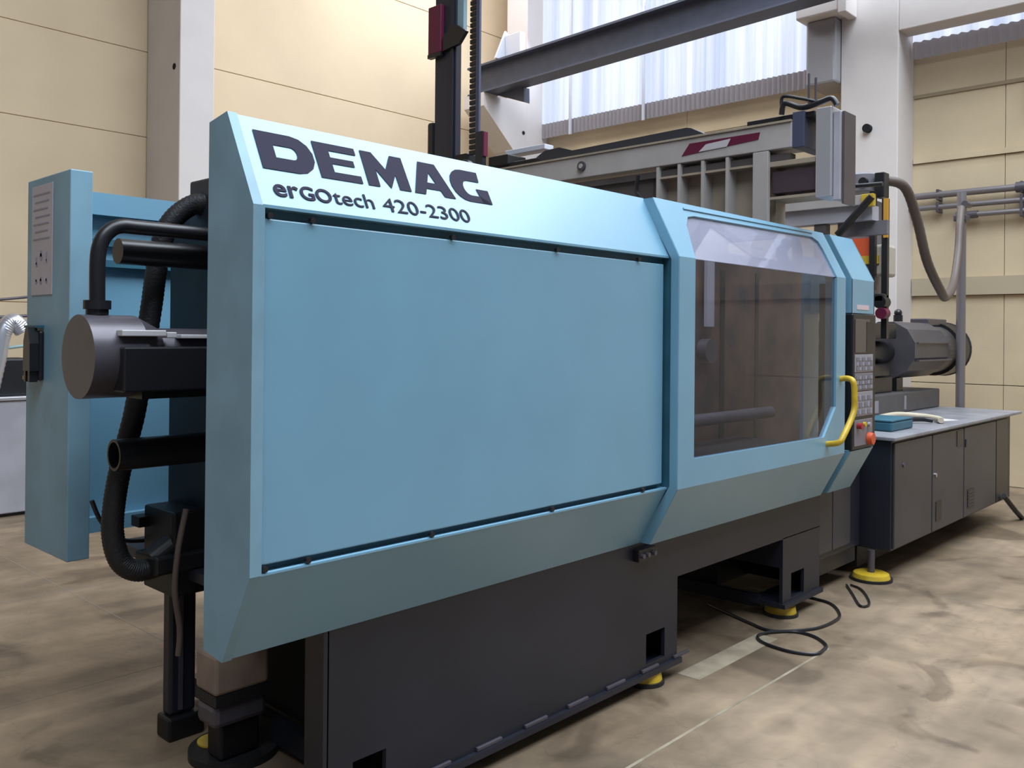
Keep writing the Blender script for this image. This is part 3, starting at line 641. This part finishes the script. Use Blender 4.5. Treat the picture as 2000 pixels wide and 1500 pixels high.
put('antenna', G().cyl((3.42, .01, 2.88), (3.42, .01, 3.06), .007).cyl((3.42, -.03, 2.88), (3.42, -.03, 3.03), .007), STEEL, hb, True)
va = put('vertical_arm', G().box(3.40, 3.46, 2.84, 3.08, 2.83, 4.6, .006), mat('arm_black', (.018, .02, .034), .35), rb)
put('arm_rail', G().box(3.385, 3.40, 2.86, 2.89, 2.85, 4.6), BASE, va)
put('red_cover', G().box(3.36, 3.40, 2.975, 3.12, 3.80, 4.17, .005), MAROON, va)
put('cover_edge', G().box(3.36, 3.40, 2.975, 3.125, 3.77, 3.80), BLK, va)
put('side_panel', G().box(3.41, 3.45, 2.77, 2.84, 3.9, 4.6, .004), mat('pale_teal_panel', (.2, .30, .34), .5), va)
put('arm_clamp', G().prism('x', [(2.96, 3.80), (2.955, 3.92), (2.82, 3.98), (2.70, 3.90), (2.78, 3.82)], 3.37, 3.40), BLK, va)
cc2 = put('arm_cable_chain', G().box(3.40, 3.42, 2.585, 2.62, 2.95, 4.2), NAVY, rb)
for k in range(30):
    z = 2.96+k*.042; put('chain_link', G().box(3.40, 3.43, 2.62, 2.69, z, z+.034, .006), BLK, cc2)
put('chain_bend', G().tube([(3.43, 2.63, 4.16), (3.43, 2.66, 4.22), (3.43, 2.72, 4.26), (3.43, 2.8, 4.27)], .03, 10), BLK, cc2, True)
cr_ = put('arm_carriage', G().box(3.40, 3.46, 3.085, 3.17, 2.85, 3.28, .02), BLK, rb)
put('roller_block', G().box(3.39, 3.5, 2.70, 2.835, 2.83, 2.98, .01), DIRTY, cr_)
put('chain_anchor', G().box(3.38, 3.42, 2.52, 2.60, 2.83, 3.12, .004), BASE, cr_)
put('carriage_stripe', G().box(3.38, 3.42, 2.505, 2.52, 2.93, 3.11), MAROON, cr_)
put('wheel', G().cyl((3.38, 2.72, 2.86), (3.42, 2.72, 2.86), .07, seg=24), STEEL, cr_, True)
put('motor_block', G().box(3.40, 3.6, 2.28, 2.48, 2.84, 2.92, .01).box(3.42, 3.6, 2.0, 2.3, 2.82, 2.86, .01), DIRTY, cr_)
put('white_bracket', G().box(3.6, 3.7, 2.1, 2.5, 2.96, 3.0, .005), PALE, cr_)

# beam and struts on the nozzle side
nb = thing('gantry_rail', (4.5, .4, 2.3), 'pale grey horizontal gantry rail between the robot riser and the feeder', 'rail')
put('rail_face', G().box(4.40, 4.5, .05, .86, 2.455, 2.52, .004), BEIGE, nb); put('rail_web', G().box(4.44, 4.55, .05, .86, 2.36, 2.455), LGREY, nb)
put('upper_tube', G().cyl((4.40, -.03, 2.575), (4.40, .86, 2.60), .014, seg=12), BLK, nb)
put('strut', G().cyl((4.38, .25, 2.27), (4.38, .03, 2.50), .024, seg=12), BLK, nb)
put('post', G().box(4.45, 4.52, .36, .44, 2.115, 2.36), BROWNG, nb); put('bracket', G().box(4.38, 4.42, .02, .10, 2.44, 2.52, .004), YEL, nb)
put('back_plate', G().box(4.5, 4.55, -.02, .30, 2.27, 2.36), FG, nb)

# cable loops on the floor
cz = .009
tag(put('floor_cable', G().tube([(3.40, .60, cz), (3.268, .272, cz), (3.23, .10, cz), (3.423, -.045, cz), (3.669, -.069, cz), (3.814, -.017, cz), (3.941, .093, cz), (3.966, .23, cz)], .008, 8, 4), BLK, smooth=True),
    'thin black cable curving over the floor past the yellow foot of the front leg', 'cable')
tag(put('floor_cable', G().tube([(3.20, .10, cz), (3.301, .01, cz), (3.30, -.10, cz), (3.22, -.20, cz), (3.134, -.224, cz), (3.045, -.216, cz), (2.995, -.104, cz), (3.021, .051, cz), (3.10, .12, cz), (3.2, .10, cz)], .008, 8, 4), BLK, smooth=True),
    'oval loop of thin black cable lying out on the open concrete floor', 'cable')
tag(put('floor_cable', G().tube([(4.40, .179, cz), (4.231, .072, cz), (4.022, -.059, cz), (4.079, -.09, cz), (4.24, -.014, cz), (4.378, .082, cz), (4.42, .16, cz)], .007, 8, 4), BLK, smooth=True),
    'small narrow cable loop on the floor left of the large yellow foot', 'cable')

# far left: other equipment by the wall
t = thing('equipment_cabinet', (1.0, 6.5, 0), 'low light grey cabinet at the left edge behind the rear guard', 'cabinet')
put('body', G().box(-.3, 1.55, 6.2, 6.8, .03, 1.0, .01), LGREY, t); put('top', G().box(-.32, 1.57, 6.18, 6.82, 1.0, 1.03, .005), ALU, t)
put('plinth', G().box(-.28, 1.53, 6.24, 6.78, 0, .03), BLK, t)
t = thing('silver_apparatus', (1.3, 6.5, 1.03), 'silver and black apparatus with thin rods standing on the low light grey cabinet', 'machine')
put('black_housing', G().box(1.26, 1.55, 6.3, 6.6, 1.031, 1.36, .02), DIRTY, t); put('foil_duct', G().tube([(1.2, 6.25, 1.05), (1.26, 6.25, 1.35), (1.30, 6.25, 1.58), (1.38, 6.25, 1.68), (1.46, 6.25, 1.6)], .07, 14, 5, .06), SILV, t, True)
put('rod', G().cyl((.8, 6.3, 1.38), (1.9, 6.3, 1.52), .014), mat('pale_green_rod', (.3, .45, .45), .5), t); put('rod', G().cyl((.8, 6.3, 1.68), (1.9, 6.3, 1.76), .014), STEEL, t)
put('rod', G().cyl((.8, 6.3, 1.80), (1.9, 6.3, 1.95), .012), STEEL, t)
